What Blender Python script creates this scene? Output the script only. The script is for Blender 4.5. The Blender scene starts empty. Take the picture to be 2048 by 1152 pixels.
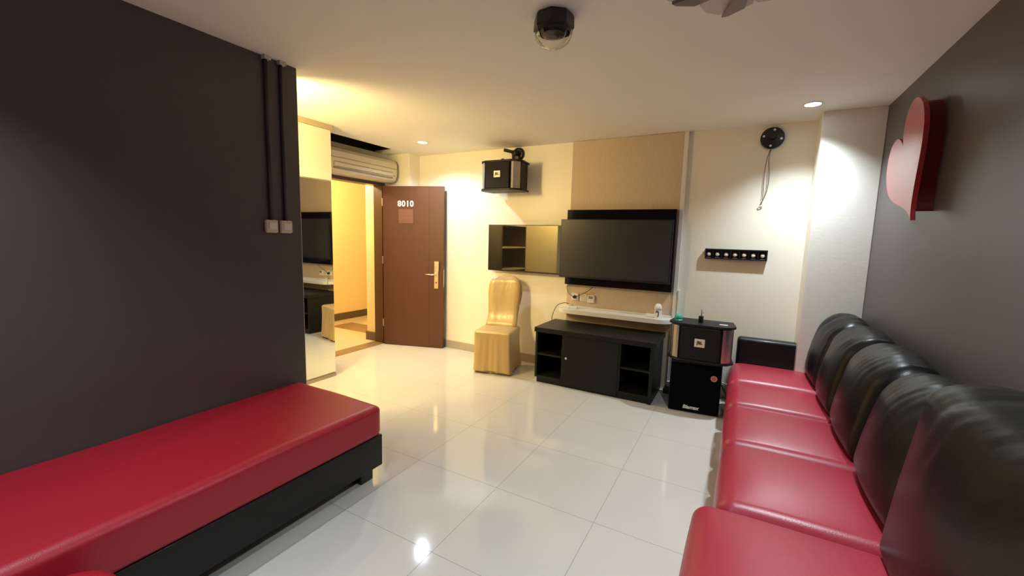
import bpy, bmesh, math, random
from mathutils import Vector, Matrix, noise
random.seed(4)
PI = math.pi
sc = bpy.context.scene
COL = sc.collection

# ------------------------------------------------------------------ camera
F, YAW, PITCH, ROLL = 835.9957, 0.5001, 0.1201, 0.0271
CAM = Vector((1.777, -1.4289, 1.4915))
cy, sy, cp, sp = math.cos(YAW), math.sin(YAW), math.cos(PITCH), math.sin(PITCH)
fwd = Vector((-sy*cp, cy*cp, -sp)); rgt = Vector((cy, sy, 0)); up = rgt.cross(fwd)
cr, sr = math.cos(ROLL), math.sin(ROLL)
r2 = rgt*cr + up*sr; u2 = -rgt*sr + up*cr
cd = bpy.data.cameras.new('camera'); cam = bpy.data.objects.new('camera', cd); COL.objects.link(cam)
cd.sensor_fit = 'HORIZONTAL'; cd.sensor_width = 36; cd.lens = F/2048*36; cd.clip_start = 0.02
M = Matrix((( r2.x, u2.x, -fwd.x, CAM.x), (r2.y, u2.y, -fwd.y, CAM.y), (r2.z, u2.z, -fwd.z, CAM.z), (0,0,0,1)))
cam.matrix_world = M
sc.camera = cam

# ------------------------------------------------------------------ world, exposure, big lights
sc.view_settings.view_transform = 'Standard'; sc.view_settings.look = 'None'
sc.view_settings.exposure = 0.74; sc.view_settings.gamma = 1.0
sc.view_settings.use_curve_mapping = False
w = bpy.data.worlds.new('world'); sc.world = w; w.use_nodes = True
w.node_tree.nodes['Background'].inputs[0].default_value = (0.6, 0.6, 0.65, 1)
w.node_tree.nodes['Background'].inputs[1].default_value = 0.05
try:
    sc.cycles.use_denoising = True
    sc.cycles.max_bounces = 10; sc.cycles.diffuse_bounces = 6; sc.cycles.glossy_bounces = 5
    sc.cycles.sample_clamp_indirect = 4.0
except Exception: pass

H = 2.537; XR = 2.6405; XL = -0.8425; D = 2.999; YL = 0.3785
COOL = (0.80, 0.92, 1.0); WARM = (1.0, 0.76, 0.33); HALLW = (1.0, 0.76, 0.36)
def spot(x, y, z, power, color, angle=140, blend=0.6, radius=0.04, aim=None):
    l = bpy.data.lights.new('spot', 'SPOT'); l.energy = power; l.color = color
    l.spot_size = math.radians(angle); l.spot_blend = blend; l.shadow_soft_size = radius
    o = bpy.data.objects.new('spot_lamp', l); COL.objects.link(o); o.location = (x, y, z)
    if aim: o.rotation_euler = (Vector(aim)-Vector((x, y, z))).to_track_quat('-Z', 'Y').to_euler()
    return o
def bulb(x, y, z, power, color, radius=0.05):
    l = bpy.data.lights.new('bulb', 'POINT'); l.energy = power; l.color = color; l.shadow_soft_size = radius
    o = bpy.data.objects.new('bulb_lamp', l); COL.objects.link(o); o.location = (x, y, z); return o
DOWN_AND_FILL = [(-1.50, 2.36, 60, 150), (2.146, 2.48, 108, 118), (2.10, 0.15, 95, 140), (-0.33, -1.25, 58, 100), (1.1, -1.9, 75, 140)]  # last entry: unseen lamp added behind the camera to brighten the back wall
for x, y, e, a_ in DOWN_AND_FILL: spot(x, y, H-0.012, e, COOL, angle=a_, blend=0.6 if a_ == 150 else 1.0)
bulb(-1.30, 0.10, 2.20, 78, WARM, 0.14)              # extra warm bulb below the recess lamp, lowered to brighten the ceiling
spot(-1.26, 0.05, 2.42, 40, WARM, 165, 0.5, 0.03)     # warm lamp in the recess behind the partition
bulb(-3.30, 2.15, 2.45, 62, HALLW)                    # corridor lamp

# ------------------------------------------------------------------ materials
def mat(name, color, rough=0.5, metal=0.0, spec=0.5, var=0.0, vscale=8.0, bump=0.0, bscale=200.0, coat=0.0, stretch=None, sheen=0.0):
    m = bpy.data.materials.new(name); m.use_nodes = True; nt = m.node_tree; b = nt.nodes['Principled BSDF']
    b.inputs['Base Color'].default_value = (*color, 1); b.inputs['Roughness'].default_value = rough
    b.inputs['Metallic'].default_value = metal; b.inputs['Specular IOR Level'].default_value = spec
    b.inputs['Coat Weight'].default_value = coat; b.inputs['Coat Roughness'].default_value = 0.12
    b.inputs['Sheen Weight'].default_value = sheen
    tc = nt.nodes.new('ShaderNodeTexCoord'); mp = nt.nodes.new('ShaderNodeMapping')
    nt.links.new(tc.outputs['Object'], mp.inputs[0])
    if stretch: mp.inputs['Scale'].default_value = stretch
    n = nt.nodes.new('ShaderNodeTexNoise'); n.inputs['Scale'].default_value = vscale; n.inputs['Detail'].default_value = 4
    nt.links.new(mp.outputs[0], n.inputs['Vector'])
    mx = nt.nodes.new('ShaderNodeMix'); mx.data_type = 'RGBA'
    k = var
    mx.inputs['A'].default_value = (*[max(0, c*(1-k)) for c in color], 1); mx.inputs['B'].default_value = (*[min(1, c*(1+k)) for c in color], 1)
    nt.links.new(n.outputs['Fac'], mx.inputs['Factor']); nt.links.new(mx.outputs['Result'], b.inputs['Base Color'])
    if bump:
        n2 = nt.nodes.new('ShaderNodeTexNoise'); n2.inputs['Scale'].default_value = bscale; n2.inputs['Detail'].default_value = 3
        nt.links.new(mp.outputs[0], n2.inputs['Vector'])
        bp = nt.nodes.new('ShaderNodeBump'); bp.inputs['Strength'].default_value = bump; bp.inputs['Distance'].default_value = 0.01
        nt.links.new(n2.outputs['Fac'], bp.inputs['Height']); nt.links.new(bp.outputs[0], b.inputs['Normal'])
    return m
def emit(name, color, strength):
    m = bpy.data.materials.new(name); m.use_nodes = True; b = m.node_tree.nodes['Principled BSDF']
    b.inputs['Base Color'].default_value = (*color, 1)
    b.inputs['Emission Color'].default_value = (*color, 1); b.inputs['Emission Strength'].default_value = strength; return m
def floor_mat(name, base, grout, tile=0.6, rough=0.07):
    m = mat(name, base, rough, spec=0.5, var=0.03, vscale=3.0); nt = m.node_tree; b = nt.nodes['Principled BSDF']
    g = nt.nodes.new('ShaderNodeNewGeometry'); sp_ = nt.nodes.new('ShaderNodeSeparateXYZ'); nt.links.new(g.outputs['Position'], sp_.inputs[0])
    def M_(op, a, c=None, d=None):
        n = nt.nodes.new('ShaderNodeMath'); n.operation = op
        for i, v in enumerate((a, c, d)):
            if v is None: continue
            if hasattr(v, 'links'): nt.links.new(v, n.inputs[i])
            else: n.inputs[i].default_value = v
        return n.outputs[0]
    def line(o):
        f = M_('FRACT', M_('DIVIDE', M_('ADD', o, 60.0), tile))
        d = M_('MINIMUM', f, M_('SUBTRACT', 1.0, f))
        return M_('LESS_THAN', d, 0.0032)
    k = M_('MAXIMUM', line(sp_.outputs[0]), line(sp_.outputs[1]))
    mx = nt.nodes.new('ShaderNodeMix'); mx.data_type = 'RGBA'
    src = b.inputs['Base Color'].links[0].from_socket
    nt.links.new(k, mx.inputs['Factor']); nt.links.new(src, mx.inputs['A']); mx.inputs['B'].default_value = (*grout, 1)
    nt.links.new(mx.outputs['Result'], b.inputs['Base Color'])
    rr = nt.nodes.new('ShaderNodeMix'); rr.data_type = 'FLOAT'; rr.inputs['A'].default_value = rough; rr.inputs['B'].default_value = 0.7
    nt.links.new(k, rr.inputs['Factor']); nt.links.new(rr.outputs['Result'], b.inputs['Roughness'])
    return m
def wood(name, c1, c2, rough=0.35, scale=(14, 14, 0.8), fac=9.0):
    m = mat(name, c1, rough); nt = m.node_tree; b = nt.nodes['Principled BSDF']
    mp = [n for n in nt.nodes if n.type == 'MAPPING'][0]; mp.inputs['Scale'].default_value = scale
    n = [n for n in nt.nodes if n.type == 'TEX_NOISE'][0]; n.inputs['Scale'].default_value = fac; n.inputs['Detail'].default_value = 6
    mx = [n for n in nt.nodes if n.type == 'MIX'][0]
    mx.inputs['A'].default_value = (*c1, 1); mx.inputs['B'].default_value = (*c2, 1); return m

m_floor = floor_mat('polished_tile', (0.64, 0.62, 0.575), (0.36, 0.34, 0.31))
m_hallfloor = floor_mat('corridor_tile', (0.70, 0.58, 0.42), (0.40, 0.32, 0.22))
m_ceiling = mat('ceiling_paint', (0.88, 0.86, 0.79), 0.8, var=0.02, vscale=2, bump=0.03, bscale=300)
m_dark = mat('plum_grey_paint', (0.100, 0.083, 0.081), 0.38, spec=0.35, var=0.04, vscale=3, bump=0.05, bscale=260)
m_cream = mat('cream_wall_paint', (0.88, 0.83, 0.70), 0.35, spec=0.4, var=0.03, vscale=2.5, bump=0.06, bscale=120)
m_pillar = mat('cream_pillar_paint', (0.84, 0.80, 0.71), 0.32, spec=0.4, var=0.04, vscale=2.5, bump=0.10, bscale=30)
m_paper = mat('tan_wallpaper', (0.62, 0.50, 0.36), 0.6, spec=0.3, var=0.10, vscale=60, bump=0.15, bscale=240, stretch=(1, 1, 0.25))
m_hall = mat('corridor_paint_recess_glow', (0.86, 0.72, 0.42), 0.6, var=0.04, vscale=2)
m_skirt = mat('grey_beige_skirting', (0.42, 0.37, 0.30), 0.35, var=0.06)
m_skirt_dark = mat('dark_skirting', (0.10, 0.075, 0.05), 0.3, var=0.1)
m_thresh = wood('brown_granite', (0.30, 0.19, 0.10), (0.22, 0.13, 0.07), 0.25, (6, 6, 6), 20)
m_door = wood('mahogany_veneer', (0.078, 0.024, 0.012), (0.112, 0.037, 0.019), 0.48, (26, 26, 0.7), 5)
m_frame = wood('dark_door_frame', (0.045, 0.016, 0.010), (0.065, 0.024, 0.015), 0.4, (20, 20, 1), 4)
m_chrome = mat('satin_chrome', (0.75, 0.72, 0.66), 0.25, 1.0)
m_brass = mat('worn_brass', (0.72, 0.62, 0.42), 0.35, 1.0)
m_white = mat('white_plastic', (0.80, 0.78, 0.72), 0.35, var=0.02)
m_offwhite = mat('aged_white_plastic', (0.66, 0.60, 0.50), 0.35, var=0.03)
m_black = mat('black_plastic', (0.012, 0.012, 0.013), 0.35)
m_gloss = mat('gloss_black', (0.006, 0.006, 0.008), 0.08, spec=0.5)
m_screen = mat('tv_screen', (0.034, 0.035, 0.036), 0.33, spec=0.5)
m_screen2 = mat('glossy_tv_screen', (0.010, 0.010, 0.008), 0.03, spec=1.0, coat=1.0); m_screen2.node_tree.nodes['Principled BSDF'].inputs['Coat IOR'].default_value = 1.9; m_screen2.node_tree.nodes['Principled BSDF'].inputs['Coat Roughness'].default_value = 0.02
m_cab = wood('black_wood_laminate', (0.009, 0.009, 0.008), (0.016, 0.015, 0.014), 0.42, (1, 14, 14), 6)
for m__ in (m_cab,): m__.node_tree.nodes['Principled BSDF'].inputs['Specular IOR Level'].default_value = 0.25
m_cabin = mat('black_cabinet_interior', (0.008, 0.008, 0.008), 0.6)
m_red = mat('red_leather', (0.40, 0.010, 0.024), 0.42, spec=0.5, var=0.05, vscale=3, bump=0.10, bscale=260)
m_red2 = mat('cherry_red_leather', (0.40, 0.030, 0.052), 0.34, spec=0.6, var=0.04, vscale=3, bump=0.08, bscale=260)
m_bleather = mat('black_leather', (0.006, 0.006, 0.006), 0.40, spec=0.28, var=0.1, bump=0.12, bscale=240, coat=0.1)
m_bcush = mat('wrinkled_black_leather', (0.006, 0.006, 0.005), 0.33, spec=0.28, var=0.1, bump=0.06, bscale=180)
m_gold = mat('gold_satin', (0.50, 0.345, 0.145), 0.33, 0.05, spec=0.7, var=0.08, vscale=5, bump=0.4, bscale=9, stretch=(1.5, 1.5, 0.35), sheen=0.1)
m_silver = mat('brushed_silver', (0.50, 0.45, 0.42), 0.32, 0.85, var=0.05)
m_grille = mat('speaker_grille_cloth', (0.016, 0.014, 0.013), 0.75, spec=0.25, bump=0.4, bscale=500)
m_subcloth = mat('black_carpet_cover', (0.003, 0.003, 0.004), 0.9, spec=0.08, bump=0.5, bscale=500)
m_subtop = mat('black_edge_trim', (0.012, 0.012, 0.016), 0.5, spec=0.3)
m_mirror = mat('mirror_silvering', (0.86, 0.88, 0.84), 0.0, 1.0)
m_panelcream = mat('cream_laminate', (0.72, 0.66, 0.52), 0.35, var=0.02)
m_beigetrim = mat('beige_edge_trim', (0.42, 0.34, 0.22), 0.5)
m_brown = wood('brown_shelf_wood', (0.09, 0.045, 0.02), (0.14, 0.07, 0.03), 0.4)
m_ac = mat('aged_ac_plastic', (0.66, 0.60, 0.48), 0.35, var=0.03)
m_acdark = mat('ac_slot', (0.25, 0.21, 0.15), 0.5)
m_voidblack = mat('dark_plenum', (0.012, 0.010, 0.008), 0.9)
m_badge = mat('cream_badge', (0.90, 0.84, 0.62), 0.4)
m_heart = mat('red_heart_panel', (0.46, 0.030, 0.035), 0.34, spec=0.5, coat=0.3)
m_heartbox = mat('dark_red_box', (0.16, 0.006, 0.010), 0.35)
m_green = mat('sea_green_plastic', (0.05, 0.42, 0.30), 0.3)
m_coral = mat('coral_sticker', (0.72, 0.28, 0.20), 0.6)
m_text = mat('white_lettering', (0.85, 0.84, 0.80), 0.4)
m_inkblack = mat('black_ink', (0.01, 0.01, 0.01), 0.5)
m_lampface = emit('lit_downlight', (0.86, 0.95, 1.0), 12.0)
m_lens = mat('led_lens', (0.95, 0.88, 0.74), 0.2)
m_greyblade = mat('grey_glass_pane', (0.22, 0.17, 0.15), 0.3)
m_palerim = mat('pale_rim', (0.58, 0.53, 0.48), 0.4)
m_conduit = mat('painted_conduit', (0.030, 0.020, 0.020), 0.45)
def glass():
    m = bpy.data.materials.new('clear_faceted_plastic'); m.use_nodes = True; b = m.node_tree.nodes['Principled BSDF']
    b.inputs['Base Color'].default_value = (0.95, 0.93, 0.88, 1); b.inputs['Transmission Weight'].default_value = 1
    b.inputs['Roughness'].default_value = 0.03; b.inputs['IOR'].default_value = 1.3; return m
m_glass = glass()

# ------------------------------------------------------------------ helpers
def link(name, me, m, parent=None, loc=None, rot=None):
    o = bpy.data.objects.new(name, me); COL.objects.link(o)
    if m is not None:
        for q in (m if isinstance(m, (list, tuple)) else [m]): me.materials.append(q)
    if parent: o.parent = parent
    if loc: o.location = loc
    if rot: o.rotation_euler = rot
    return o
def from_bm(name, bm, m, parent=None, smooth=False, loc=None, rot=None):
    bmesh.ops.recalc_face_normals(bm, faces=bm.faces)
    me = bpy.data.meshes.new(name); bm.to_mesh(me); bm.free()
    if smooth:
        for p in me.polygons: p.use_smooth = True
    return link(name, me, m, parent, loc, rot)
def tag(o, label, cat, group=None, kind=None):
    if label: o['label'] = label
    if cat: o['category'] = cat
    if group: o['group'] = group
    if kind: o['kind'] = kind
    return o
def thing(name, label, cat, loc=(0, 0, 0), rz=0.0, group=None, kind=None, rot=None):
    o = bpy.data.objects.new(name, None); COL.objects.link(o); o.location = loc; o.empty_display_size = 0.05
    o.rotation_euler = rot if rot else (0, 0, rz)
    return tag(o, label, cat, group, kind)
def struct(o, label=None):
    o['kind'] = 'structure'
    if label: o['label'] = label
    return o
def bx(bm, x0, x1, y0, y1, z0, z1, mi=0):
    v = [bm.verts.new(p) for p in ((x0,y0,z0),(x1,y0,z0),(x1,y1,z0),(x0,y1,z0),(x0,y0,z1),(x1,y0,z1),(x1,y1,z1),(x0,y1,z1))]
    for f in ((0,3,2,1),(4,5,6,7),(0,1,5,4),(1,2,6,5),(2,3,7,6),(3,0,4,7)):
        fc = bm.faces.new([v[i] for i in f]); fc.material_index = mi
    return v
def box(name, dims, m, parent=None, bevel=0.0, seg=2):
    bm = bmesh.new(); bx(bm, *dims)
    if bevel:
        bmesh.ops.bevel(bm, geom=list(bm.edges), offset=bevel, segments=seg, affect='EDGES', profile=0.5)
    return from_bm(name, bm, m, parent)
def boxes(name, lst, m, parent=None, bevel=0.0):
    bm = bmesh.new()
    for d in lst: bx(bm, *d)
    if bevel: bmesh.ops.bevel(bm, geom=list(bm.edges), offset=bevel, segments=2, affect='EDGES')
    return from_bm(name, bm, m, parent)
def axis(h, r, nr, ni):
    a = []
    for i in range(nr): a.append(-h + r*(1-math.cos(PI/2*i/nr)) if False else -h + r*(1-math.tan(PI/4*(1-i/nr))) )
    inner = [-(h-r) + 2*(h-r)*i/ni for i in range(ni+1)]
    b = [-q for q in reversed(a)]
    return a + inner + b
def roundbox(hx, hy, hz, r, nr=4, n=(6, 6, 6), deform=None):
    rx = r if not isinstance(r, tuple) else r[0]; ry = r if not isinstance(r, tuple) else r[1]; rz = r if not isinstance(r, tuple) else r[2]
    X = axis(hx, rx, nr, n[0]); Y = axis(hy, ry, nr, n[1]); Z = axis(hz, rz, nr, n[2])
    bm = bmesh.new(); V = {}
    H_ = (hx, hy, hz); R_ = (rx, ry, rz)
    def vert(i, j, k):
        if (i, j, k) in V: return V[i, j, k]
        p = [X[i], Y[j], Z[k]]; c = [max(-(h-q), min(h-q, a)) for a, h, q in zip(p, H_, R_)]
        d = [(a-b)/q for a, b, q in zip(p, c, R_)]; L = math.sqrt(sum(t*t for t in d))
        if L > 1e-9: p = [b + t/L*q for b, t, q in zip(c, d, R_)]
        p = Vector(p)
        if deform: p = deform(p)
        V[i, j, k] = bm.verts.new(p); return V[i, j, k]
    nx, ny, nz = len(X)-1, len(Y)-1, len(Z)-1
    for i in range(nx):
        for j in range(ny):
            for k in (0, nz): bm.faces.new([vert(i,j,k), vert(i+1,j,k), vert(i+1,j+1,k), vert(i,j+1,k)])
    for i in range(nx):
        for k in range(nz):
            for j in (0, ny): bm.faces.new([vert(i,j,k), vert(i+1,j,k), vert(i+1,j,k+1), vert(i,j,k+1)])
    for j in range(ny):
        for k in range(nz):
            for i in (0, nx): bm.faces.new([vert(i,j,k), vert(i,j+1,k), vert(i,j+1,k+1), vert(i,j,k+1)])
    return bm
def prism(bm, pts, z0, z1, plane='xy', mi=0):
    def P(a, b, c): return {'xy': (a, b, c), 'xz': (a, c, b), 'yz': (c, a, b)}[plane]
    lo = [bm.verts.new(P(a, b, z0)) for a, b in pts]; hi = [bm.verts.new(P(a, b, z1)) for a, b in pts]
    f = bm.faces.new(lo); f.material_index = mi; f = bm.faces.new(hi); f.material_index = mi
    n = len(pts)
    for i in range(n):
        f = bm.faces.new([lo[i], lo[(i+1) % n], hi[(i+1) % n], hi[i]]); f.material_index = mi
def lathe(bm, prof, n=32, c=(0, 0, 0), ax='z'):
    rings = []
    for r, h in prof:
        ring = []
        for i in range(n):
            a = 2*PI*i/n; x, y = r*math.cos(a), r*math.sin(a)
            p = {'z': (x, y, h), 'y': (x, h, y), 'x': (h, x, y)}[ax]
            ring.append(bm.verts.new((p[0]+c[0], p[1]+c[1], p[2]+c[2])))
        rings.append(ring)
    for a, b in zip(rings, rings[1:]):
        for i in range(n): bm.faces.new([a[i], a[(i+1) % n], b[(i+1) % n], b[i]])
    bm.faces.new(rings[0]); bm.faces.new(rings[-1])
def tube(bm, pts, r, n=8):
    pts = [Vector(p) for p in pts]; rings = []; prev = None
    for i, p in enumerate(pts):
        t = (pts[min(i+1, len(pts)-1)] - pts[max(i-1, 0)]).normalized()
        if prev is None:
            a = t.orthogonal().normalized()
        else:
            a = (prev - t*prev.dot(t)).normalized()
        prev = a; b = t.cross(a)
        rings.append([bm.verts.new(p + (a*math.cos(2*PI*k/n) + b*math.sin(2*PI*k/n))*r) for k in range(n)])
    for A, B in zip(rings, rings[1:]):
        for k in range(n): bm.faces.new([A[k], A[(k+1) % n], B[(k+1) % n], B[k]])
    bm.faces.new(rings[0]); bm.faces.new(rings[-1])
def spline(ctrl, n=10):
    c = [Vector(p) for p in ctrl]; c = [c[0]*2-c[1]] + c + [c[-1]*2-c[-2]]; out = []
    for i in range(1, len(c)-2):
        for k in range(n):
            t = k/n; a, b, d, e = c[i-1], c[i], c[i+1], c[i+2]
            out.append(0.5*((2*b)+(-a+d)*t+(2*a-5*b+4*d-e)*t*t+(-a+3*b-3*d+e)*t**3))
    out.append(c[-2]); return out
def text(name, s, size, m, parent=None, loc=(0,0,0), rot=(PI/2,0,0), depth=0.0015, bold=0.0, shear=0.0, sx=1.0, space=1.0):
    cu = bpy.data.curves.new(name, 'FONT'); cu.body = s; cu.size = size; cu.extrude = depth; cu.offset = bold
    cu.align_x = 'CENTER'; cu.align_y = 'CENTER'; cu.shear = shear; cu.space_character = space; cu.resolution_u = 4
    t = bpy.data.objects.new(name+'_c', cu); COL.objects.link(t)
    bpy.context.view_layer.update()
    me = bpy.data.meshes.new_from_object(t.evaluated_get(bpy.context.evaluated_depsgraph_get()))
    bpy.data.objects.remove(t); bpy.data.curves.remove(cu)
    me.materials.clear()
    for v in me.vertices: v.co.x *= sx
    return link(name, me, m, parent, loc, rot)

# ------------------------------------------------------------------ room shell
XD = -2.47          # doorway wall
YB = -2.7           # wall behind the camera
HW = -4.20
def sbox(name, dims, m): return struct(box(name, dims, m))
sbox('floor', (XD, XR+0.1, YB-0.1, D+0.1, -0.08, 0.0), m_floor)
sbox('floor', (HW-0.1, XD-0.14, -0.6, 6.0, -0.08, 0.0), m_hallfloor)
struct(boxes('ceiling', [(-2.13, XR+0.1, YB-0.1, D+0.1, H, H+0.05), (XD-0.14, -2.13, YB-0.1, 1.44, H, H+0.05), (XD-0.14, -2.13, 2.70, D+0.1, H, H+0.05)], m_ceiling))
struct(boxes('trim_1', [(XD-0.14, -2.13, 1.44, 2.70, H+0.30, H+0.33), (-2.13, -2.11, 1.44, 2.70, H+0.05, H+0.33), (XD-0.16, XD-0.14, 1.44, 2.70, H, H+0.33), (XD-0.14, -2.13, 1.42, 1.44, H+0.05, H+0.33), (XD-0.14, -2.13, 2.70, 2.72, H+0.05, H+0.33)], m_voidblack))
sbox('wall_left', (-1.08, XL, YB, YL, 0, H), m_dark)
sbox('wall_right', (XR, XR+0.1, YB-0.1, D+0.1, 0, H), m_dark)
sbox('wall_back', (-2.10, XR, D, D+0.12, 0, H), m_cream)
sbox('wall_rear', (XD, XR, YB-0.1, YB, 0, H), m_dark)
struct(box('wall_pillar_right', (2.245, XR, 2.733, D, 0, H), m_pillar, bevel=0.004))
sbox('wall_pillar_left', (XD-0.13, -2.10, 2.80, D+0.12, 0, H), m_cream)
struct(boxes('wall_entry', [(XD-0.13, XD, -0.62, 1.74, 0, H), (XD-0.13, XD, 1.74, 2.80, 2.17, H), (XD-0.13, XD, 2.715, 2.80, 0, 2.17)], m_cream))
sbox('wall_recess', (XD, -1.08, -0.62, -0.50, 0, H), m_hall)  # warm lamplight on this pale wall is put into its yellow colour
struct(boxes('trim_2', [(-1.085, XL-0.002, YL, YL+0.004, 0, H)], m_cream))
# corridor
sbox('wall_corridor_far', (HW-0.1, HW, -0.6, 6.0, 0, 2.7), m_hall)
sbox('wall_corridor_near', (-2.80, XD-0.13, 2.70, 6.0, 0, 2.7), m_hall)
sbox('wall_corridor_side', (-2.80, XD-0.13, -0.6, 1.70, 0, 2.7), m_hall)
sbox('wall_corridor_end', (HW, -2.80, 5.9, 6.0, 0, 2.7), m_hall)
sbox('wall_corridor_start', (HW, -2.80, -0.7, -0.6, 0, 2.7), m_hall)
sbox('ceiling', (HW-0.1, XD-0.16, -0.7, 6.0, 2.7, 2.75), m_ceiling)
sbox('baseboard_corridor_far', (HW, HW+0.015, -0.6, 5.9, 0, 0.12), m_skirt_dark)
struct(boxes('baseboard_corridor_near', [(-2.80, XD-0.14, 2.685, 2.70, 0, 0.12), (-2.815, -2.80, 2.685, 5.9, 0, 0.12)], m_skirt_dark))
struct(box('trim_3', (XD-0.16, XD+0.03, 1.80, 2.665, -0.02, 0.004), m_thresh), )
sbox('corridor_floor_band', (HW+0.3, -2.9, 2.95, 3.35, -0.01, 0.002), m_thresh)  # flat band, browner than the corridor tile around it
# skirting in the room
struct(boxes('baseboard_back', [(-2.10, 0.08, D-0.012, D, 0, 0.10), (1.26, 2.245, D-0.012, D, 0, 0.10)], m_skirt))
sbox('baseboard_pillar', (2.245-0.012, XR, 2.721, 2.733, 0, 0.10), m_skirt)
# feature panel behind the television
struct(box('trim_5', (0.08, 1.203, 2.968, D, 0, H-0.002), m_paper, bevel=0.003))

# ------------------------------------------------------------------ door
dr = thing('door_1', 'open mahogany door with white room number 8010', None, (0, 0, 0), kind='structure')
struct(boxes('door_frame', [(XD-0.135, XD+0.02, 2.66, 2.715, 0, 2.17), (XD-0.135, XD+0.02, 1.74, 1.80, 0, 2.17), (XD-0.135, XD+0.02, 1.80, 2.66, 2.12, 2.17)], m_frame), None).parent = dr
leaf = thing('door_leaf', None, None, (-2.415, 2.64, 0), math.atan2(0.26, 0.80)); leaf.parent = dr
bm = bmesh.new(); bx(bm, 0, 0.645, -0.002, 0.04, 0.006, 2.115); bx(bm, 0.651, 0.84, -0.002, 0.04, 0.006, 2.115); bx(bm, 0.645, 0.651, 0.001, 0.037, 0.006, 2.115)
lf = from_bm('door_panel', bm, m_door, leaf)
# flatten hierarchy: parts of the leaf are children of the door
leaf_m = Matrix.Translation((-2.415, 2.64, 0)) @ Matrix.Rotation(math.atan2(0.26, 0.80), 4, 'Z')
def on_leaf(o):
    o.parent = dr; o.matrix_basis = leaf_m @ (Matrix.Translation(o.location) @ o.rotation_euler.to_matrix().to_4x4()); return o
on_leaf(lf)
t = on_leaf(text('room_number', '8010', 0.104, m_text, None, (0.322, -0.004, 1.888), bold=0.0025, space=1.10)); t['label'] = 'white number 8010'
pl = on_leaf(box('name_plate', (0.225, 0.427, -0.006, -0.002, 1.64, 1.82), wood('plate_wood', (0.24, 0.11, 0.07), (0.15, 0.06, 0.04), 0.3, (0.6, 1, 14), 4)))
e2 = on_leaf(box('lock_plate', (0.722, 0.782, -0.016, -0.002, 0.80, 1.155), m_brass, bevel=0.005))
e2['label'] = 'pale brass lock plate'
def sub_leaf(o, par):
    o.parent = par; o.matrix_parent_inverse = Matrix(); return o
sub_leaf(box('card_slot', (0.74, 0.764, -0.019, -0.015, 1.06, 1.11), m_black), e2)
sub_leaf(box('card_reader', (0.728, 0.790, -0.024, -0.014, 1.03, 1.158), m_chrome, bevel=0.004), e2)
bm = bmesh.new(); lathe(bm, [(0.009, -0.02), (0.009, -0.015)], 16, (0.752, 0, 0.88), 'y'); sub_leaf(from_bm('keyhole', bm, m_black), e2)
bm = bmesh.new(); tube(bm, [(0.752, -0.014, 0.985), (0.752, -0.05, 0.985), (0.735, -0.06, 0.985), (0.622, -0.062, 0.985)], 0.0095, 10)
on_leaf(from_bm('door_handle', bm, m_chrome, smooth=True))
on_leaf(box('latch_plate', (0.838, 0.843, 0.008, 0.03, 0.82, 1.05), m_chrome))
for z in (0.25, 1.1, 1.86):
    bm = bmesh.new(); lathe(bm, [(0.007, z), (0.007, z+0.10)], 10, (-0.006, 0.0, 0)); on_leaf(from_bm('hinge', bm, m_brass))
bpy.data.objects.remove(leaf)

# ------------------------------------------------------------------ mirror wardrobe and shelf unit in the recess
t = thing('mirror_cabinet', 'tall cream cabinet with full-length mirror door beside the doorway', 'cabinet', (-1.86, 1.2, 0))
box('cabinet_body', (-0.59, -0.012, -0.21, 0.225, 0.0, 2.50), m_panelcream, t)
box('plinth', (-0.55, 0.0, -0.21, 0.225, 0.0, 0.035), m_beigetrim, t)
box('mirror', (-0.012, 0.0, -0.205, 0.22, 0.05, 1.995), m_mirror, t)
box('upper_door', (-0.012, 0.004, -0.205, 0.225, 2.003, 2.485), m_panelcream, t, bevel=0.002)
box('top_trim', (-0.59, 0.012, -0.21, 0.24, 2.487, H-0.001), m_beigetrim, t)
t = thing('open_shelf_unit', 'brown open shelving in the warm-lit recess behind the dark partition', 'shelf', (-2.15, 0.5, 0))
boxes('side_panel', [(-0.30, 0.28, -0.45, -0.43, 0, 2.4), (-0.30, 0.28, 0.45, 0.47, 0, 2.4)], m_brown, t)
box('back_panel', (-0.31, -0.30, -0.45, 0.47, 0, 2.4), m_brown, t)
for z in (0.1, 0.5, 0.9, 1.3, 1.7, 2.1, 2.38): box('shelf', (-0.30, 0.28, -0.43, 0.45, z, z+0.02), m_beigetrim, t)
t = thing('ceiling_lamp', 'round warm ceiling lamp in the recess behind the dark partition', 'lamp', (-1.30, 0.02, H))
bm = bmesh.new(); lathe(bm, [(0.09, -0.001), (0.09, -0.03), (0.07, -0.05)], 24); from_bm('lamp_base', bm, m_white, t)

# ------------------------------------------------------------------ air conditioner
t = thing('air_conditioner', 'cream wall-mounted air conditioner above the doorway', 'air conditioner', (XD, 1.72, 2.15))
prof = [(0.0, 0.01), (0.15, 0.01), (0.19, 0.035), (0.215, 0.09), (0.222, 0.16), (0.215, 0.245), (0.19, 0.285), (0.15, 0.30), (0.0, 0.30)]
bm = bmesh.new(); n = len(prof)
L = 1.03
ys = [0, 0.012, 0.04, L-0.04, L-0.012, L]; sc_ = [0.93, 0.98, 1, 1, 0.98, 0.93]
rings = [[bm.verts.new((a*s_, y_, 0.155+(b-0.155)*s_)) for a, b in prof] for y_, s_ in zip(ys, sc_)]
for A, B in zip(rings, rings[1:]):
    for k in range(n): bm.faces.new([A[k], A[(k+1) % n], B[(k+1) % n], B[k]])
bm.faces.new(rings[0]); bm.faces.new(rings[-1])
from_bm('casing', bm, m_ac, t)
box('front_panel_seam', (0.205, 0.2245, 0.01, L-0.01, 0.176, 0.181), m_acdark, t)
box('air_outlet', (0.19, 0.2195, 0.05, L-0.09, 0.058, 0.070), m_acdark, t)
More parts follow.
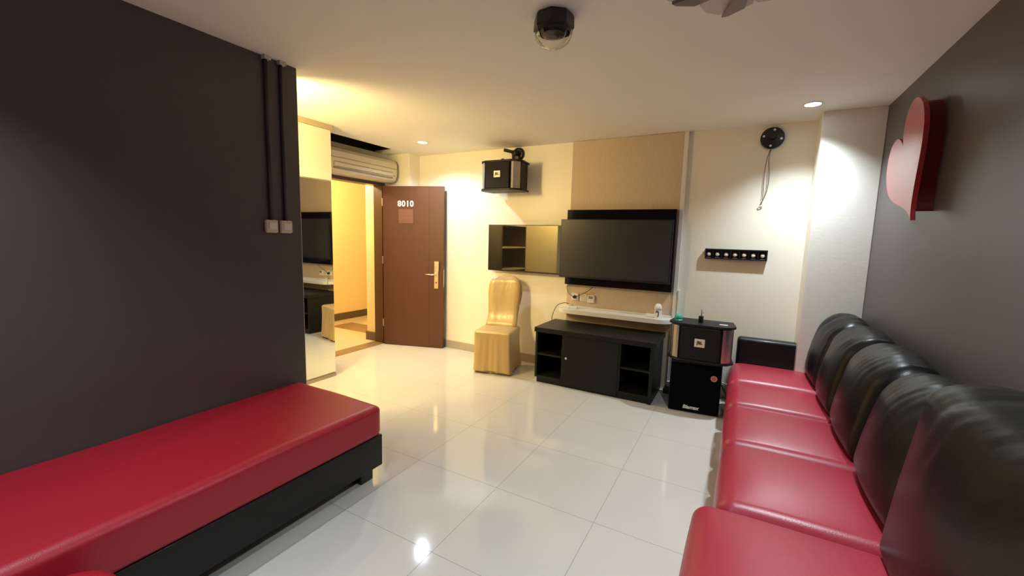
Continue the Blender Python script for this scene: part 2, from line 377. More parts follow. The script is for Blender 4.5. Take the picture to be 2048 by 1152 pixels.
box('louver', (0.19, 0.2255, 0.05, L-0.09, 0.084, 0.125), m_ac, t, bevel=0.003)
box('louver_slot', (0.19, 0.2225, 0.05, L-0.09, 0.126, 0.132), m_acdark, t)
box('display_badge', (0.195, 0.2195, L-0.08, L-0.05, 0.088, 0.096), m_acdark, t)

# ------------------------------------------------------------------ downlights
for i, (x, y, e, a_) in enumerate(DOWN_AND_FILL[:2]):
    t = thing('downlight', ['small round recessed ceiling light above the brown door', 'larger round recessed ceiling light near the cream pillar'][i], 'ceiling light', (x, y, H), group=None)
    bm = bmesh.new(); lathe(bm, [(0.062, 0.0), (0.062, -0.004), (0.052, -0.006), (0.050, 0.0)], 32); from_bm('rim', bm, m_white, t, smooth=False)
    bm = bmesh.new(); lathe(bm, [(0.050, -0.0005), (0.050, -0.0045), (0.01, -0.0055)], 32); from_bm('diffuser', bm, m_lampface, t)

# ------------------------------------------------------------------ dome disco light on ceiling
t = thing('stage_light', 'black ceiling party light with clear faceted dome', 'light', (0.905, 0.51, H))
bm = bmesh.new(); lathe(bm, [(0.088, 0.0), (0.095, -0.012), (0.098, -0.06), (0.093, -0.066)], 8); bmesh.ops.rotate(bm, verts=bm.verts, matrix=Matrix.Rotation(0.25, 3, 'Z')); from_bm('housing', bm, m_black, t)
prof = [(0.090, -0.064)] + [(0.090*math.cos(a), -0.070-0.078*math.sin(a)) for a in [i*PI/2/7 for i in range(7)]] + [(0.004, -0.148)]
bm = bmesh.new(); lathe(bm, prof, 18)
pin = [(0.086, -0.066)] + [(0.086*math.cos(a), -0.070-0.074*math.sin(a)) for a in [i*PI/2/7 for i in range(7)]] + [(0.004, -0.144)]
o = from_bm('dome', bm, m_glass, t)
bm = bmesh.new(); lathe(bm, pin, 18); bmesh.ops.recalc_face_normals(bm, faces=bm.faces); bmesh.ops.reverse_faces(bm, faces=bm.faces)
me2 = bpy.data.meshes.new('inner'); bm.to_mesh(me2); bm.free()
bm = bmesh.new(); bm.from_mesh(o.data); bm.from_mesh(me2); bm.to_mesh(o.data); bm.free()
bm = bmesh.new(); lathe(bm, [(0.065, -0.067), (0.055, -0.085), (0.02, -0.095)], 12); from_bm('lamp_reflector', bm, m_black, t)

# pale faceted ceiling lamp at the top edge
t = thing('ceiling_lamp', 'pale unlit ceiling lamp with grey glass petals at the top edge of the photo', 'lamp', (1.70, 0.47, H))
bm = bmesh.new(); lathe(bm, [(0.07, 0.0), (0.07, -0.03), (0.03, -0.035)], 24); from_bm('lamp_base', bm, m_palerim, t)
for k in range(6):
    a = math.radians(50 + 60*k); ca, sa = math.cos(a), math.sin(a)
    def PT(u, v, z): return (u*ca - v*sa, u*sa + v*ca, z)
    bm = bmesh.new(); out = [(0.03, 0.0), (0.10, 0.085), (0.20, 0.105), (0.27, 0.06), (0.30, 0.0), (0.27, -0.06), (0.20, -0.105), (0.10, -0.085)]
    lo = [bm.verts.new(PT(u, v, -0.035-0.25*abs(v)*abs(v)*4)) for u, v in out]; hi = [bm.verts.new(PT(u, v, -0.028-0.25*abs(v)*abs(v)*4)) for u, v in out]
    bm.faces.new(lo); bm.faces.new(hi)
    for i in range(8): bm.faces.new([lo[i], lo[(i+1)%8], hi[(i+1)%8], hi[i]])
    pe = from_bm('petal', bm, m_palerim, t)
    bm = bmesh.new(); inn = [(0.05, -0.005), (0.12, -0.06), (0.20, -0.075), (0.26, -0.03), (0.27, -0.005)]
    prism(bm, [PT(u, v, 0)[:2] for u, v in inn], -0.062, -0.050); from_bm('glass_pane', bm, m_greyblade, pe)

# ------------------------------------------------------------------ wall switches and conduits on dark wall
for i, y in enumerate((0.166, 0.262)):
    t = thing('wall_switch', ['white wall switch below the left painted conduit', 'white wall switch below the right painted conduit'][i], 'switch', (XL, y, 1.521))
    box('plate', (0, 0.028, -0.040, 0.040, -0.040, 0.040), m_offwhite, t, bevel=0.010, seg=3)
    box('rocker', (0.026, 0.033, -0.024, 0.026, -0.020, 0.022), m_white, t, bevel=0.003)
    bm = bmesh.new(); tube(bm, [(XL+0.010, y+0.004, 1.560), (XL+0.010, y+0.004, H-0.001)], 0.0125, 12)
    c = from_bm('conduit', bm, m_conduit, None, smooth=True)
    tag(c, ['dark painted vertical conduit, left of the two on the dark wall', 'dark painted vertical conduit, right one, nearest the wall corner'][i], 'conduit')
    bm = bmesh.new(); bx(bm, XL-0.001, XL+0.035, y-0.012, y+0.028, H-0.022, H+0.001)
    cc = from_bm('end_clip', bm, m_palerim, c); 

# ------------------------------------------------------------------ televisions
t = thing('television', 'large black flat television mounted over the white shelf', 'television', (0.605, 2.84, 1.39))
hw, hh = 0.575, 0.312
box('tv_body', (-hw, hw, 0.0, 0.045, -hh, hh), m_black, t, bevel=0.003)
box('screen', (-hw+0.012, hw-0.012, -0.002, 0.001, -hh+0.022, hh-0.012), m_screen, t)
box('tv_mount', (-0.2, 0.2, 0.045, 0.06, -0.15, 0.15), m_black, t)
o = box('tv_backboard', (0.075, 1.192, 2.90, 2.968, 0.996, 1.806), m_gloss, bevel=0.002)
tag(o, 'glossy black backing board behind the large television', 'board')
t = thing('television', 'smaller glossy television left of the large one, reflecting warm light', 'television', (-0.44, 2.905, 1.365))
hw, hh = 0.495, 0.275
box('tv_body', (-hw, hw, 0.0, 0.035, -hh, hh), m_black, t, bevel=0.003)
box('screen', (-hw+0.010, hw-0.010, -0.002, 0.001, -hh+0.018, hh-0.008), m_screen2, t)
box('tv_mount', (-0.15, 0.15, 0.035, 0.094, -0.12, 0.12), m_black, t)

# ------------------------------------------------------------------ sockets, shelf, its things
labels = ['white wall socket with a dark plug, left of three under the television', 'plain white wall plate, middle of three under the television', 'white data socket box, right of three under the television']
for i, (x, lb) in enumerate(zip((0.185, 0.283, 0.370), labels)):
    t = thing('wall_socket', lb, 'socket', (x, 2.968, 0.857 - 0.004*i))
    box('plate', (-0.040, 0.040, -0.022 - (0.012 if i == 2 else 0), 0, -0.040, 0.040), m_white, t, bevel=0.006)
    if i == 0:
        bm = bmesh.new(); lathe(bm, [(0.016, -0.050), (0.019, -0.02)], 20, ax='y'); from_bm('plug', bm, m_black, t)
    if i == 1: box('cover', (-0.026, 0.026, -0.026, -0.020, -0.026, 0.026), m_offwhite, t, bevel=0.002)
    if i == 2: box('opening', (-0.022, 0.026, -0.036, -0.033, 0.002, 0.032), m_acdark, t)
pts = []
x0, x1, y0, y1 = 0.03, 1.235, 2.775, 2.968
r = 0.13
pts = [(x0+0.04, y1), (x0, y1-0.03)] + [(x0+r-r*math.cos(a), y0+r-r*math.sin(a)) for a in [i*PI/2/8 for i in range(9)]] + [(x1-r+r*math.sin(a), y0+r-r*math.cos(a)) for a in [i*PI/2/8 for i in range(9)]] + [(x1, y1)]
t = thing('wall_shelf', 'white floating wall shelf with rounded ends under the television', 'shelf', (0, 0, 0.700))
bm = bmesh.new(); prism(bm, pts, -0.008, 0.036); bmesh.ops.bevel(bm, geom=[e for e in bm.edges if abs(e.verts[0].co.z-e.verts[1].co.z) < 1e-6], offset=0.004, segments=2, affect='EDGES'); from_bm('board', bm, m_white, t)
box('back_lip', (x0+0.05, 1.203, 2.950, 2.968, 0.036, 0.056), m_white, t, bevel=0.003)
t = thing('power_adapter', 'white plug adapter lying on the left end of the white shelf', 'adapter', (0.19, 2.885, 0.736), 0.15)
box('adapter_body', (-0.05, 0.05, -0.022, 0.022, 0, 0.028), m_white, t, bevel=0.006)
box('plug_body', (-0.045, -0.005, -0.018, 0.018, 0.028, 0.052), m_offwhite, t, bevel=0.006)
bm = bmesh.new(); tube(bm, spline([(0.145, 2.88, 0.785), (0.09, 2.86, 0.79), (0.035, 2.80, 0.76), (0.0, 2.77, 0.66), (-0.005, 2.77, 0.593)]), 0.0035)
tag(from_bm('power_cable', bm, m_black, smooth=True), 'black cable curving from shelf adapter down to the cabinet top', 'cable')
bm = bmesh.new(); tube(bm, spline([(0.40, 2.90, 0.985), (0.33, 2.925, 0.93), (0.25, 2.93, 0.885), (0.185, 2.912, 0.862), (0.12, 2.93, 0.89), (0.085, 2.95, 0.95), (0.09, 2.955, 0.992)]), 0.003)
tag(from_bm('power_cable', bm, m_black, smooth=True), 'thin dark cable looping from the television bottom past the sockets', 'cable')
t = thing('spray_bottle', 'small white bottle with clear cap on the right end of the shelf', 'bottle', (1.09, 2.86, 0.736))
bm = bmesh.new(); lathe(bm, [(0.032, 0), (0.035, 0.006), (0.035, 0.078), (0.030, 0.086)], 24); from_bm('bottle_body', bm, m_white, t, smooth=False)
bm = bmesh.new(); lathe(bm, [(0.035, 0.080), (0.036, 0.105), (0.030, 0.130), (0.016, 0.143), (0.002, 0.146)], 24); from_bm('cap', bm, m_text, t, smooth=True)
bm = bmesh.new()
for k in range(14):
    a0 = PI*0.30 + k*PI*1.25/14; a1 = PI*0.30 + (k+1)*PI*1.25/14
    def lp(a, rr): # crescent mark wrapped on the bottle front
        u = 0.019*math.cos(a)*rr + 0.006; v = 0.033*math.sin(a)*rr + 0.044
        ph = u/0.0355 - 0.25
        return (0.0357*math.sin(ph), -0.0357*math.cos(ph), v)
    bm.faces.new([bm.verts.new(lp(PI-a0+0.6, 1)), bm.verts.new(lp(PI-a1+0.6, 1)), bm.verts.new(lp(PI-a1+0.6, 0.62)), bm.verts.new(lp(PI-a0+0.6, 0.62))])
from_bm('printed_mark', bm, m_inkblack, t)

# white trunking right of the panel
o = box('cable_trunking', (1.206, 1.246, 2.955, D, 0.0, H-0.001), m_white, bevel=0.004); tag(o, 'tall white cable trunking along right edge of the tan panel', 'trunking')
o = box('cable_trunking', (1.250, 1.268, 2.945, D, 0.0, 1.02), m_white, bevel=0.004); tag(o, 'short narrow white trunking ending beside the television', 'trunking')

# ------------------------------------------------------------------ TV cabinet
t = thing('media_cabinet', 'low black wooden media cabinet with open shelves both sides', 'cabinet', (0, 0, 0))
X0, X1, Y0, Y1 = -0.03, 1.15, 2.42, 2.945
box('top', (X0-0.012, X1+0.015, Y0-0.012, Y1, 0.535, 0.583), m_cab, t, bevel=0.002)
boxes('carcass', [(X0, X0+0.022, Y0, Y1, 0.055, 0.535), (X1-0.03, X1, Y0, Y1, 0.0, 0.535), (0.262, 0.280, Y0, Y1-0.02, 0.075, 0.535), (0.835, 0.855, Y0, Y1-0.02, 0.075, 0.535),
                  (X0+0.022, X1-0.03, Y0, Y1-0.02, 0.055, 0.075)], m_cab, t)
box('back_panel', (X0+0.022, X1-0.03, Y1-0.02, Y1-0.005, 0.075, 0.535), m_cabin, t)
box('plinth', (X0+0.02, X1-0.032, Y0+0.012, Y1-0.02, 0.0, 0.055), m_cab, t)
box('shelf', (X0+0.022, 0.262, Y0+0.01, Y1-0.02, 0.292, 0.310), m_cab, t)
box('shelf', (0.855, X1-0.03, Y0+0.01, Y1-0.02, 0.292, 0.310), m_cab, t)
dd = box('door', (0.281, 0.834, Y0-0.004, Y0+0.014, 0.02, 0.533), m_cab, t, bevel=0.001)
bm = bmesh.new(); lathe(bm, [(0.006, -0.012), (0.013, -0.022), (0.012, -0.032), (0.004, -0.036)], 20, (0.322, Y0, 0.309), 'y'); from_bm('knob', bm, m_chrome, dd, smooth=True)

# ------------------------------------------------------------------ karaoke speakers
def slab_outline(e=0.0, front=0.0):
    # trapezoid plan: flat front, swept sides
    L_ = [(-0.155-e*0.3, -e-front), (-0.215-e, 0.028-e), (-0.256-e, 0.090), (-0.254-e, 0.125), (-0.232-e, 0.30+e)]
    return L_ + [(-x, y) for x, y in reversed(L_)]
def speaker(label, loc, rz):
    t = thing('karaoke_speaker', label, 'speaker', loc, rz)
    h = 0.325
    bm = bmesh.new(); prism(bm, slab_outline(0.006), 0.0, 0.020); bmesh.ops.bevel(bm, geom=[e for e in bm.edges], offset=0.003, segments=2, affect='EDGES'); from_bm('bottom_board', bm, m_subtop, t)
    bm = bmesh.new(); prism(bm, slab_outline(0.006), h-0.020, h); bmesh.ops.bevel(bm, geom=[e for e in bm.edges], offset=0.003, segments=2, affect='EDGES'); from_bm('top_board', bm, m_subtop, t)
    bm = bmesh.new(); prism(bm, slab_outline(-0.010, -0.004), 0.020, h-0.020); from_bm('enclosure', bm, m_subtop, t)
    g = box('grille', (-0.150, 0.150, -0.010, 0.010, 0.024, h-0.024), m_grille, t, bevel=0.006)
    for s in (-1, 1):
        bm = bmesh.new(); P_ = [(0.170, 0.004), (0.190, 0.010), (0.214, 0.030), (0.232, 0.058), (0.240, 0.082), (0.225, 0.085), (0.17, 0.03)]
        prism(bm, [(s*a, b) for a, b in P_], 0.022, h-0.022); from_bm('silver_side_panel', bm, m_silver, t, smooth=False)
    b = box('badge', (-0.040, 0.040, -0.014, -0.009, 0.138, 0.208), m_badge, t, bevel=0.001)
    box('logo_panel', (-0.027, 0.027, -0.0150, -0.0135, 0.155, 0.191), m_text if False else m_badge, b)
    text('logo_text', 'JBL', 0.036, m_inkblack, b, (0, -0.0155, 0.174), bold=0.0012, sx=0.95)
    return t
speaker('black karaoke speaker with silver sides mounted high on the wall', (-0.645, 2.60, 2.005), 0.0)
sp2 = speaker('black karaoke speaker with silver sides resting on the subwoofer', (1.522, 2.365, 0.478), 0.0)
# wall bracket of the upper speaker
t = thing('speaker_bracket', 'black swivel wall bracket holding the upper speaker', 'bracket', (-0.60, D, 2.455))
bm = bmesh.new(); lathe(bm, [(0.075, 0.0), (0.075, -0.018), (0.06, -0.03), (0.03, -0.034)], 28, ax='y'); from_bm('wall_plate', bm, m_black, t)
bm = bmesh.new(); tube(bm, [(0, -0.03, 0), (0, -0.14, -0.01)], 0.022, 14); tube(bm, [(0.005, -0.14, 0.0), (-0.10, -0.17, 0.026)], 0.018, 12); from_bm('arm', bm, m_black, t, smooth=False)
bm = bmesh.new(); tube(bm, [(0, -0.13, 0.02), (0, -0.13, -0.124)], 0.018, 12); bx(bm, -0.06, 0.06, -0.20, -0.09, -0.124, -0.117); from_bm('support', bm, m_black, t)
bm = bmesh.new(); tube(bm, [(-0.10, -0.20, -0.117), (-0.10, -0.20, -0.075)], 0.007, 8); bx(bm, -0.115, -0.085, -0.205, -0.195, -0.095, -0.075); from_bm('wing_bolt', bm, m_black, t)

# empty bracket disc with hanging wire
t = thing('speaker_bracket', 'empty round black bracket plate with hanging wire, upper right wall', 'bracket', (1.925, D, 2.418))
bm = bmesh.new(); lathe(bm, [(0.092, 0.0), (0.092, -0.020), (0.086, -0.026), (0.03, -0.030)], 36, ax='y'); from_bm('wall_plate', bm, m_black, t)
bm = bmesh.new(); tube(bm, [(0, -0.025, 0.005), (0, -0.050, 0.012)], 0.028, 14); from_bm('arm_socket', bm, m_black, t)
for a in (80, 165, 262, 350):
    bm = bmesh.new(); lathe(bm, [(0.010, -0.030), (0.010, -0.024)], 12, (0.068*math.cos(math.radians(a)), 0, 0.068*math.sin(math.radians(a))), 'y'); from_bm('screw', bm, m_chrome, t)
bm = bmesh.new()
tube(bm, spline([(0.0, -0.03, -0.085), (-0.02, -0.025, -0.15), (-0.035, -0.02, -0.30), (-0.030, -0.02, -0.50), (-0.035, -0.02, -0.575)]), 0.0028, 6)
tube(bm, spline([(0.0, -0.03, -0.085), (-0.012, -0.03, -0.18), (0.002, -0.025, -0.33), (-0.005, -0.025, -0.46), (-0.035, -0.02, -0.555), (-0.055, -0.02, -0.585)]), 0.0028, 6)
from_bm('speaker_wire', bm, mat('grey_wire', (0.09, 0.06, 0.05), 0.5), t, smooth=True)
bm = bmesh.new(); tube(bm, spline([(-0.035, -0.02, -0.565), (-0.02, -0.022, -0.575), (-0.045, -0.022, -0.59), (-0.055, -0.02, -0.58)]), 0.004, 6); from_bm('wire_end', bm, m_text, t, smooth=True)

# LED linear light on the wall
t = thing('linear_spotlight', 'black linear wall light with seven round lenses', 'light', (1.720, D, 1.390))
t.rotation_euler = (0, 0, 0)
boxes('housing', [(-0.255, 0.255, -0.012, 0, -0.048, 0.048), (-0.255, 0.255, -0.050, -0.012, 0.036, 0.048), (-0.255, 0.255, -0.050, -0.012, -0.048, -0.036),
                  (-0.255, -0.245, -0.050, -0.012, -0.036, 0.036), (0.245, 0.255, -0.050, -0.012, -0.036, 0.036)], m_black, t)
for k in range(7):
    xk = -0.222 + k*0.0735
    bm = bmesh.new(); lathe(bm, [(0.020, -0.018), (0.019, -0.030), (0.012, -0.036), (0.002, -0.038)], 20, (xk, 0, -0.002), 'y'); from_bm('lens', bm, m_lens, t, smooth=True)
    if k < 6: box('divider', (xk+0.033, xk+0.040, -0.046, -0.012, -0.036, 0.036), m_black, t)
    box('reflector_edge', (xk-0.018, xk+0.018, -0.046, -0.040, -0.036, -0.031), m_silver, t)
box('end_connector', (-0.270, -0.255, -0.030, -0.005, -0.015, 0.015), m_brass, t)

# ------------------------------------------------------------------ subwoofer
t = thing('subwoofer', 'black subwoofer box with coral sticker between cabinet and sofa', 'speaker', (1.300, 2.415, 0), math.radians(5.0))
w_, h_, d_ = 0.412, 0.468, 0.40
box('enclosure', (0, w_, 0.012, d_, 0.0, h_), m_subtop, t, bevel=0.012)
box('grille', (0.006, w_-0.006, 0.0, 0.014, 0.012, h_-0.03), m_subcloth, t, bevel=0.005)
bm = bmesh.new(); lathe(bm, [(0.026, -0.0015), (0.026, 0.001)], 28, (0.352, 0, 0.337), 'y'); o = from_bm('round_sticker', bm, m_coral, t); o['label'] = 'round coral sticker'
bm = bmesh.new(); lathe(bm, [(0.017, -0.0025), (0.017, -0.001)], 24, (0.352, 0, 0.337), 'y'); from_bm('sticker_centre', bm, mat('dark_coral', (0.55, 0.15, 0.10), 0.6), o)
text('brand_lettering', 'Biamax', 0.044, m_text, t, (0.185, -0.002, 0.052), bold=0.0018, shear=0.2)

# items on top of the lower speaker
ztop = 0.478+0.325
t = thing('jelly_toy', 'small sea-green round trinket on the lower speaker', 'toy', (1.325, 2.50, ztop))
bm = bmesh.new(); lathe(bm, [(0.018, 0), (0.030, 0.008), (0.034, 0.026), (0.028, 0.045), (0.014, 0.056), (0.002, 0.058)], 24); from_bm('toy_body', bm, m_green, t, smooth=True)
bm = bmesh.new(); lathe(bm, [(0.036, 0.0), (0.038, 0.004), (0.032, 0.010)], 24); from_bm('toy_rim', bm, m_green, t)
t = thing('metal_jack', 'small black cable jack standing on the lower speaker', 'plug', (1.508, 2.50, ztop))
box('jack_body', (-0.019, 0.019, -0.019, 0.019, 0, 0.058), m_black, t, bevel=0.004)
bm = bmesh.new(); lathe(bm, [(0.006, 0.056), (0.006, 0.085), (0.004, 0.088), (0.004, 0.112), (0.001, 0.116)], 14); from_bm('metal_pin', bm, m_chrome, t)
box('side_tab', (0.004, 0.020, -0.003, 0.003, 0.084, 0.090), m_chrome, t)
t = box('paper_scrap', (1.655, 1.720, 2.47, 2.50, ztop, ztop+0.003), m_text); tag(t, 'tiny white paper scrap on the right of the lower speaker', 'paper')
bm = bmesh.new(); bx(bm, 1.40, 1.58, 2.512, 2.518, ztop, ztop+0.012) 
for sx_ in (1.455, 1.545): bx(bm, sx_, sx_+0.02, 2.44, 2.475, ztop, ztop+0.006)
bm.free()

# cables by the subwoofer
bm = bmesh.new(); tube(bm, spline([(1.70, 2.90, 0.16), (1.74, 2.90, 0.08), (1.78, 2.955, 0.03), (1.88, 2.96, 0.012)]), 0.007)
tube(bm, spline([(1.68, 2.86, 0.20), (1.73, 2.87, 0.12), (1.76, 2.88, 0.04)]), 0.006)
tag(from_bm('speaker_cable', bm, m_black, smooth=True), 'black cables behind the subwoofer beside the sofa', 'cable')
bm = bmesh.new(); tube(bm, spline([(1.70, 2.955, 0.16), (1.80, 2.96, 0.14), (1.95, 2.965, 0.12), (2.15, 2.965, 0.11)]), 0.011)
tag(from_bm('speaker_cable', bm, m_chrome, smooth=True), 'shiny silver cable behind the subwoofer beside the sofa', 'cable')
bm = bmesh.new(); tube(bm, spline([(1.73, 2.50, 0.009), (1.755, 2.53, 0.009), (1.755, 2.60, 0.009), (1.73, 2.66, 0.009)]), 0.007)
tag(from_bm('speaker_cable', bm, m_silver, smooth=True), 'grey cable on the floor at the subwoofer corner', 'cable')
t = thing('power_plug', 'white plug and cord between the cabinet and the subwoofer', 'plug', (1.225, 2.76, 0))
bm = bmesh.new(); tube(bm, [(0.012, 0.15, 0.45), (0.012, 0.15, 0.10)], 0.010, 8); from_bm('cord', bm, m_white, t)
box('plug_body', (-0.01, 0.03, 0.11, 0.165, 0.055, 0.105), m_white, t, bevel=0.006)
box('strip', (-0.03, 0.04, 0.05, 0.17, 0.0, 0.05), m_black, t, bevel=0.004)

# ------------------------------------------------------------------ gold covered chair
t = thing('banquet_chair', 'banquet chair in a gold satin cover below the small television', 'chair', (-0.575, 2.570, 0), math.radians(13))
def rr(hw, hd, r, n=6):
    pts = []
    for cx_, cy_, a0 in ((hw-r, -hd+r, -PI/2), (hw-r, hd-r, 0), (-hw+r, hd-r, PI/2), (-hw+r, -hd+r, PI)):
        for i in range(n+1):
            a = a0 + PI/2*i/n; pts.append((cx_+r*math.cos(a), cy_+r*math.sin(a)))
    return pts
def dense(pts, m_=4):
    out = []
    for i in range(len(pts)):
        a, b = pts[i], pts[(i+1) % len(pts)]; L_ = math.hypot(b[0]-a[0], b[1]-a[1]); k = max(1, int(L_/0.018))
        for j in range(k): out.append((a[0]+(b[0]-a[0])*j/k, a[1]+(b[1]-a[1])*j/k))
    return out
base = dense(rr(0.212, 0.222, 0.030))
bm = bmesh.new(); rings = []
levels = [(0.006, 1.03), (0.05, 1.02), (0.12, 1.0), (0.2, 0.985), (0.3, 0.975), (0.38, 0.975), (0.425, 0.985), (0.450, 0.985), (0.466, 0.955), (0.474, 0.90), (0.477, 0.6), (0.478, 0.2)]
for z, s in levels:
    ring = []
    for i, (x, y) in enumerate(base):
        ang = math.atan2(y, x); low = max(0, 1 - z/0.40)
        rip = 1 + low*(0.022*math.sin(ang*9+1) + 0.018*math.sin(ang*19)) + 0.012*math.sin(ang*23)*min(1, max(0, (0.44-z)/0.1)) 
        zz = z
        if z < 0.01: zz = 0.010 + 0.020*(1+math.sin(ang*6+1.9))*0.6
        if z < 0.06 and y < -0.19: zz = max(zz, z*0.2 + 0.040*max(0, 1-(x/0.19)**2)) + (0.006 if z > 0.01 else 0)
        lean = 0.03*low*(1 if y > 0 else 0.3)
        ring.append(bm.verts.new((x*s*rip, y*s*rip + (lean if y > 0 else -lean), zz)))
    rings.append(ring)
n = len(base)
for A, B in zip(rings, rings[1:]):
    for k in range(n): bm.faces.new([A[k], A[(k+1) % n], B[(k+1) % n], B[k]])
bm.faces.new(rings[-1])
from_bm('seat_cover', bm, m_gold, t, smooth=True)
# inner lining so the hem shows folds
bm = bmesh.new(); rings = []
for z, s in ((0.004, 0.90), (0.03, 0.93), (0.10, 0.95), (0.3, 0.95)):
    rings.append([bm.verts.new((x*s*(1+0.03*math.sin(math.atan2(y, x)*23)), y*s*(1+0.03*math.sin(math.atan2(y, x)*23)), z)) for x, y in base])
for A, B in zip(rings, rings[1:]):
    for k in range(n): bm.faces.new([A[k], A[(k+1) % n], B[(k+1) % n], B[k]])
bm.faces.new(rings[-1])
from_bm('underskirt', bm, m_gold, t, smooth=True)
# back
bm = bmesh.new(); rings = []
bl = [(0.0, 0.185, 0.0), (0.20, 0.185, 0), (0.44, 0.188, -0.045), (0.485, 0.187, -0.050), (0.52, 0.184, -0.030), (0.56, 0.180, -0.006), (0.61, 0.179, 0.012), (0.68, 0.186, 0.026), (0.78, 0.191, 0.042), (0.86, 0.194, 0.054), (0.93, 0.193, 0.064), (0.97, 0.187, 0.070), (1.00, 0.172, 0.075), (1.025, 0.142, 0.079), (1.042, 0.105, 0.081), (1.054, 0.050, 0.083)]
for z, hw_, yo in bl:
    ring = []
    for x, y in dense(rr(hw_, 0.030 if z < 0.99 else 0.030*max(0.4, hw_/0.2), min(0.026, hw_*0.5)*(1 if z < 0.99 else max(0.4, hw_/0.2)))) if False else [(hw_*math.cos(a)*(abs(math.cos(a))**-0.55 if abs(math.cos(a)) > 1e-3 else 1), 0.042*math.sin(a)*(abs(math.sin(a))**-0.3 if abs(math.sin(a)) > 1e-3 else 1)) for a in [2*PI*(i+0.5)/64 for i in range(64)]]:
        k = 1.0 if z < 1.0 else max(0.35, (1.06-z)/0.06)
        wr = 0.004*math.sin(z*40 + x*12) if z > 0.5 else 0
        ring.append(bm.verts.new((x, 0.172 + y*k + yo*1.1 + wr*0.4 + 0.02*(1-(x/0.21)**2), z)))
    rings.append(ring)
for A, B in zip(rings, rings[1:]):
    for k in range(64): bm.faces.new([A[k], A[(k+1) % 64], B[(k+1) % 64], B[k]])
bm.faces.new(rings[-1]); bm.faces.new(rings[0])
bc = from_bm('back_cover', bm, m_gold, t, smooth=True)
for s in (-1, 1):   # loose gathered folds at the shoulders
    bm = bmesh.new(); tube(bm, spline([(s*0.180, 0.250, 0.94), (s*0.190, 0.250, 0.86), (s*0.186, 0.240, 0.80), (s*0.176, 0.225, 0.72)]), 0.018, 10); from_bm('side_fold', bm, m_gold, bc, smooth=True)

# ------------------------------------------------------------------ bench on the left
t = thing('bench', 'long red leather bench with black base along the dark wall', 'bench', (-0.445, 0, 0))
yb0, yb1 = -2.3, 0.335
cyb = (yb0+yb1)/2; hyb = (yb1-yb0)/2
def dbench(p):
    q = p.copy(); u = max(0, 1-(p.x/0.40)**2); v = max(0, 1-(p.y/hyb)**6)
    if p.z > 0: q.z += 0.014*u*v + 0.006*noise.noise(Vector((p.x*3, p.y*2, 1)))
    else: q.x *= 1.0
    return q
bm = roundbox(0.393, hyb, 0.098, (0.045, 0.06, 0.035), 5, (14, 50, 3), dbench); bmesh.ops.translate(bm, verts=bm.verts, vec=(0, cyb, 0.372)); from_bm('cushion', bm, m_red, t, smooth=True)
bm = roundbox(0.386, hyb-0.004, 0.098, 0.006, 3, (3, 12, 2)); bmesh.ops.translate(bm, verts=bm.verts, vec=(0, cyb, 0.183)); from_bm('base', bm, m_bleather, t, smooth=True)
for x in (-0.32, 0.30):
    for y in (yb1-0.09, -1.0, yb0+0.10):
        box('leg', (x-0.045, x+0.045, y-0.045, y+0.045, 0.0, 0.087), m_black, t, bevel=0.003)

# red pouf corner at lower left
t = thing('ottoman', 'red round ottoman top peeking in at the lower left edge', 'ottoman', (0.098, -1.09, 0))
bm = bmesh.new(); lathe(bm, [(0.12, 0.24), (0.138, 0.26), (0.142, 0.34), (0.130, 0.385), (0.10, 0.405), (0.04, 0.412)], 40); from_bm('cushion', bm, m_red, t, smooth=True)
bm = bmesh.new(); lathe(bm, [(0.12, 0.0), (0.13, 0.02), (0.13, 0.24)], 40); from_bm('base', bm, m_bleather, t)

# ------------------------------------------------------------------ sofas
def seat_cushion(parent, ya, yb_, xf, top=0.425, bottom=0.06, m=m_red2):
    hx = (2.42-xf)/2; hy = (yb_-ya)/2; hz = (top-bottom)/2
    def df(p):
        q = p.copy(); u = max(0, 1-(p.y/hy)**2); v = max(0.0, 1-((p.x)/hx)**4)
        if p.z > 0: q.z += 0.034*u*v
        if p.x < 0: q.x -= 0.014*u*max(0, 1-(p.z/hz)**2)*(-p.x/hx)
        return q
    bm = roundbox(hx, hy, hz, (0.07, 0.055, 0.06), 6, (12, 10, 6), df)
    bmesh.ops.translate(bm, verts=bm.verts, vec=(xf+hx, (ya+yb_)/2, bottom+hz))
    return from_bm('seat_cushion', bm, m, parent, smooth=True)
def back_cushion(parent, ya, yb_, top=0.95, tilt=0.20, xf=2.30, thick=0.24, seed=0, puff=0.05, crown=0.03, ry=0.085, rz=0.13):
    hy = (yb_-ya)/2 + 0.008; hx = thick/2; z0 = 0.40; hz = (top-z0)/2
    def df(p):
        q = p.copy(); u = max(0, 1-(p.y/hy)**2); wv = max(0, 1-(p.z/hz)**2)
        q.x += (-puff if p.x < 0 else puff*0.3)*u*wv*abs(p.x)/hx
        if p.z > 0: q.z += crown*(1-(p.y/hy)**2)*(p.z/hz) - 0.010*(abs(p.y)/hy)**4
        q.x += tilt*(p.z+hz)
        n_ = noise.noise(Vector((p.x*2.5, p.y*11+seed*7+p.z*4, p.z*2.5))) + 0.6*noise.noise(Vector((p.x*4, p.y*26+seed*3+p.z*9, p.z*4)))
        q += Vector((-0.6, 0, 0.8))*0.0085*n_*max(0, min(1, (p.z/hz-0.1)*1.6))
        return q
    bm = roundbox(hx, hy, hz, (hx*0.92, ry, rz), 8, (4, 44, 16), df)
    bmesh.ops.translate(bm, verts=bm.verts, vec=(xf+hx, (ya+yb_)/2, z0+hz))
    return from_bm('back_cushion', bm, m_bcush, parent, smooth=True)
t = thing('sofa', 'long sofa with four red seats and black backs along the right wall', 'sofa', (0, 0, 0))
ys_ = [0.405, 1.045, 1.655, 2.215, 2.80]
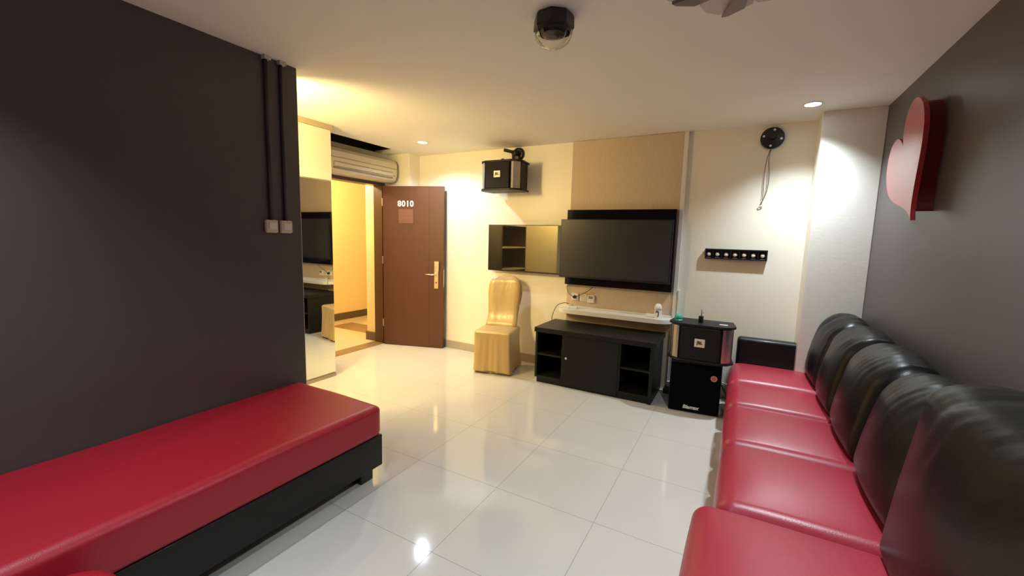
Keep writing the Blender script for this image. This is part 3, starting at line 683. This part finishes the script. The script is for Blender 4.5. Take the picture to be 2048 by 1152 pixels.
for i in range(4):
    seat_cushion(t, ys_[i], ys_[i+1], 1.765)
    back_cushion(t, ys_[i], ys_[i+1], seed=i)
boxes('frame', [(1.90, 2.63, 0.41, 2.80, 0.03, 0.10), (2.40, 2.63, 0.41, 2.80, 0.10, 0.42), (2.54, 2.63, 0.41, 2.80, 0.42, 0.70)], m_bleather, t)
bm = roundbox(0.415, 0.055, 0.31, 0.03, 4, (6, 2, 4)); bmesh.ops.translate(bm, verts=bm.verts, vec=(2.215, 2.872, 0.34)); 
bmesh.ops.scale(bm, verts=bm.verts, vec=(1, 1, 1)); from_bm('armrest', bm, m_bleather, t, smooth=True)
for x in (1.95, 2.55):
    for y in (0.5, 2.75): box('leg', (x-0.03, x+0.03, y-0.03, y+0.03, 0, 0.032), m_black, t)
t = thing('sofa', 'nearest sofa section, red seat set forward and a tall black back cushion', 'sofa', (0, 0, 0))
yn = [-1.12, -0.37, 0.385]
for i in (1, 0):
    seat_cushion(t, yn[i], yn[i+1], 1.685, top=0.435)
    back_cushion(t, yn[i], yn[i+1], top=1.09, xf=2.265, thick=0.30, tilt=0.115, seed=9+i, puff=0.04, crown=0.0, ry=0.045, rz=0.08)
boxes('frame', [(1.85, 2.63, -1.11, 0.38, 0.03, 0.10), (2.40, 2.63, -1.11, 0.38, 0.10, 0.42), (2.54, 2.63, -1.11, 0.38, 0.42, 0.70)], m_bleather, t)
for x in (1.90, 2.55):
    for y in (-1.02, 0.3): box('leg', (x-0.03, x+0.03, y-0.03, y+0.03, 0, 0.032), m_black, t)

# ------------------------------------------------------------------ heart wall decoration
t = thing('heart_decoration', 'red heart-shaped panel mounted tilted on the grey right wall', 'wall decoration', (XR, 1.575, 1.64))
AX = Vector((0.56, 0.83)); PN = Vector((0.83, -0.56)) # axis tip->cleft in (y,z) and perpendicular
def heart(scale, off=0.0, wsc=0.80, n=64):
    out = []
    for i in range(n):
        a = 2*PI*i/n
        hx_ = 16*math.sin(a)**3; hy_ = 13*math.cos(a)-5*math.cos(2*a)-2*math.cos(3*a)-math.cos(4*a)
        u = (hy_+17)*0.0238*scale + off; v = hx_*0.0238*wsc*scale
        p = AX*u + PN*v; out.append((p.x, p.y))
    return out
bm = bmesh.new(); prism(bm, heart(1.0), -0.094, -0.072, 'yz'); from_bm('front_panel', bm, m_heart, t)
bm = bmesh.new(); prism(bm, heart(0.90, 0.06), -0.072, 0.0, 'yz'); from_bm('back_box', bm, m_heartbox, t)
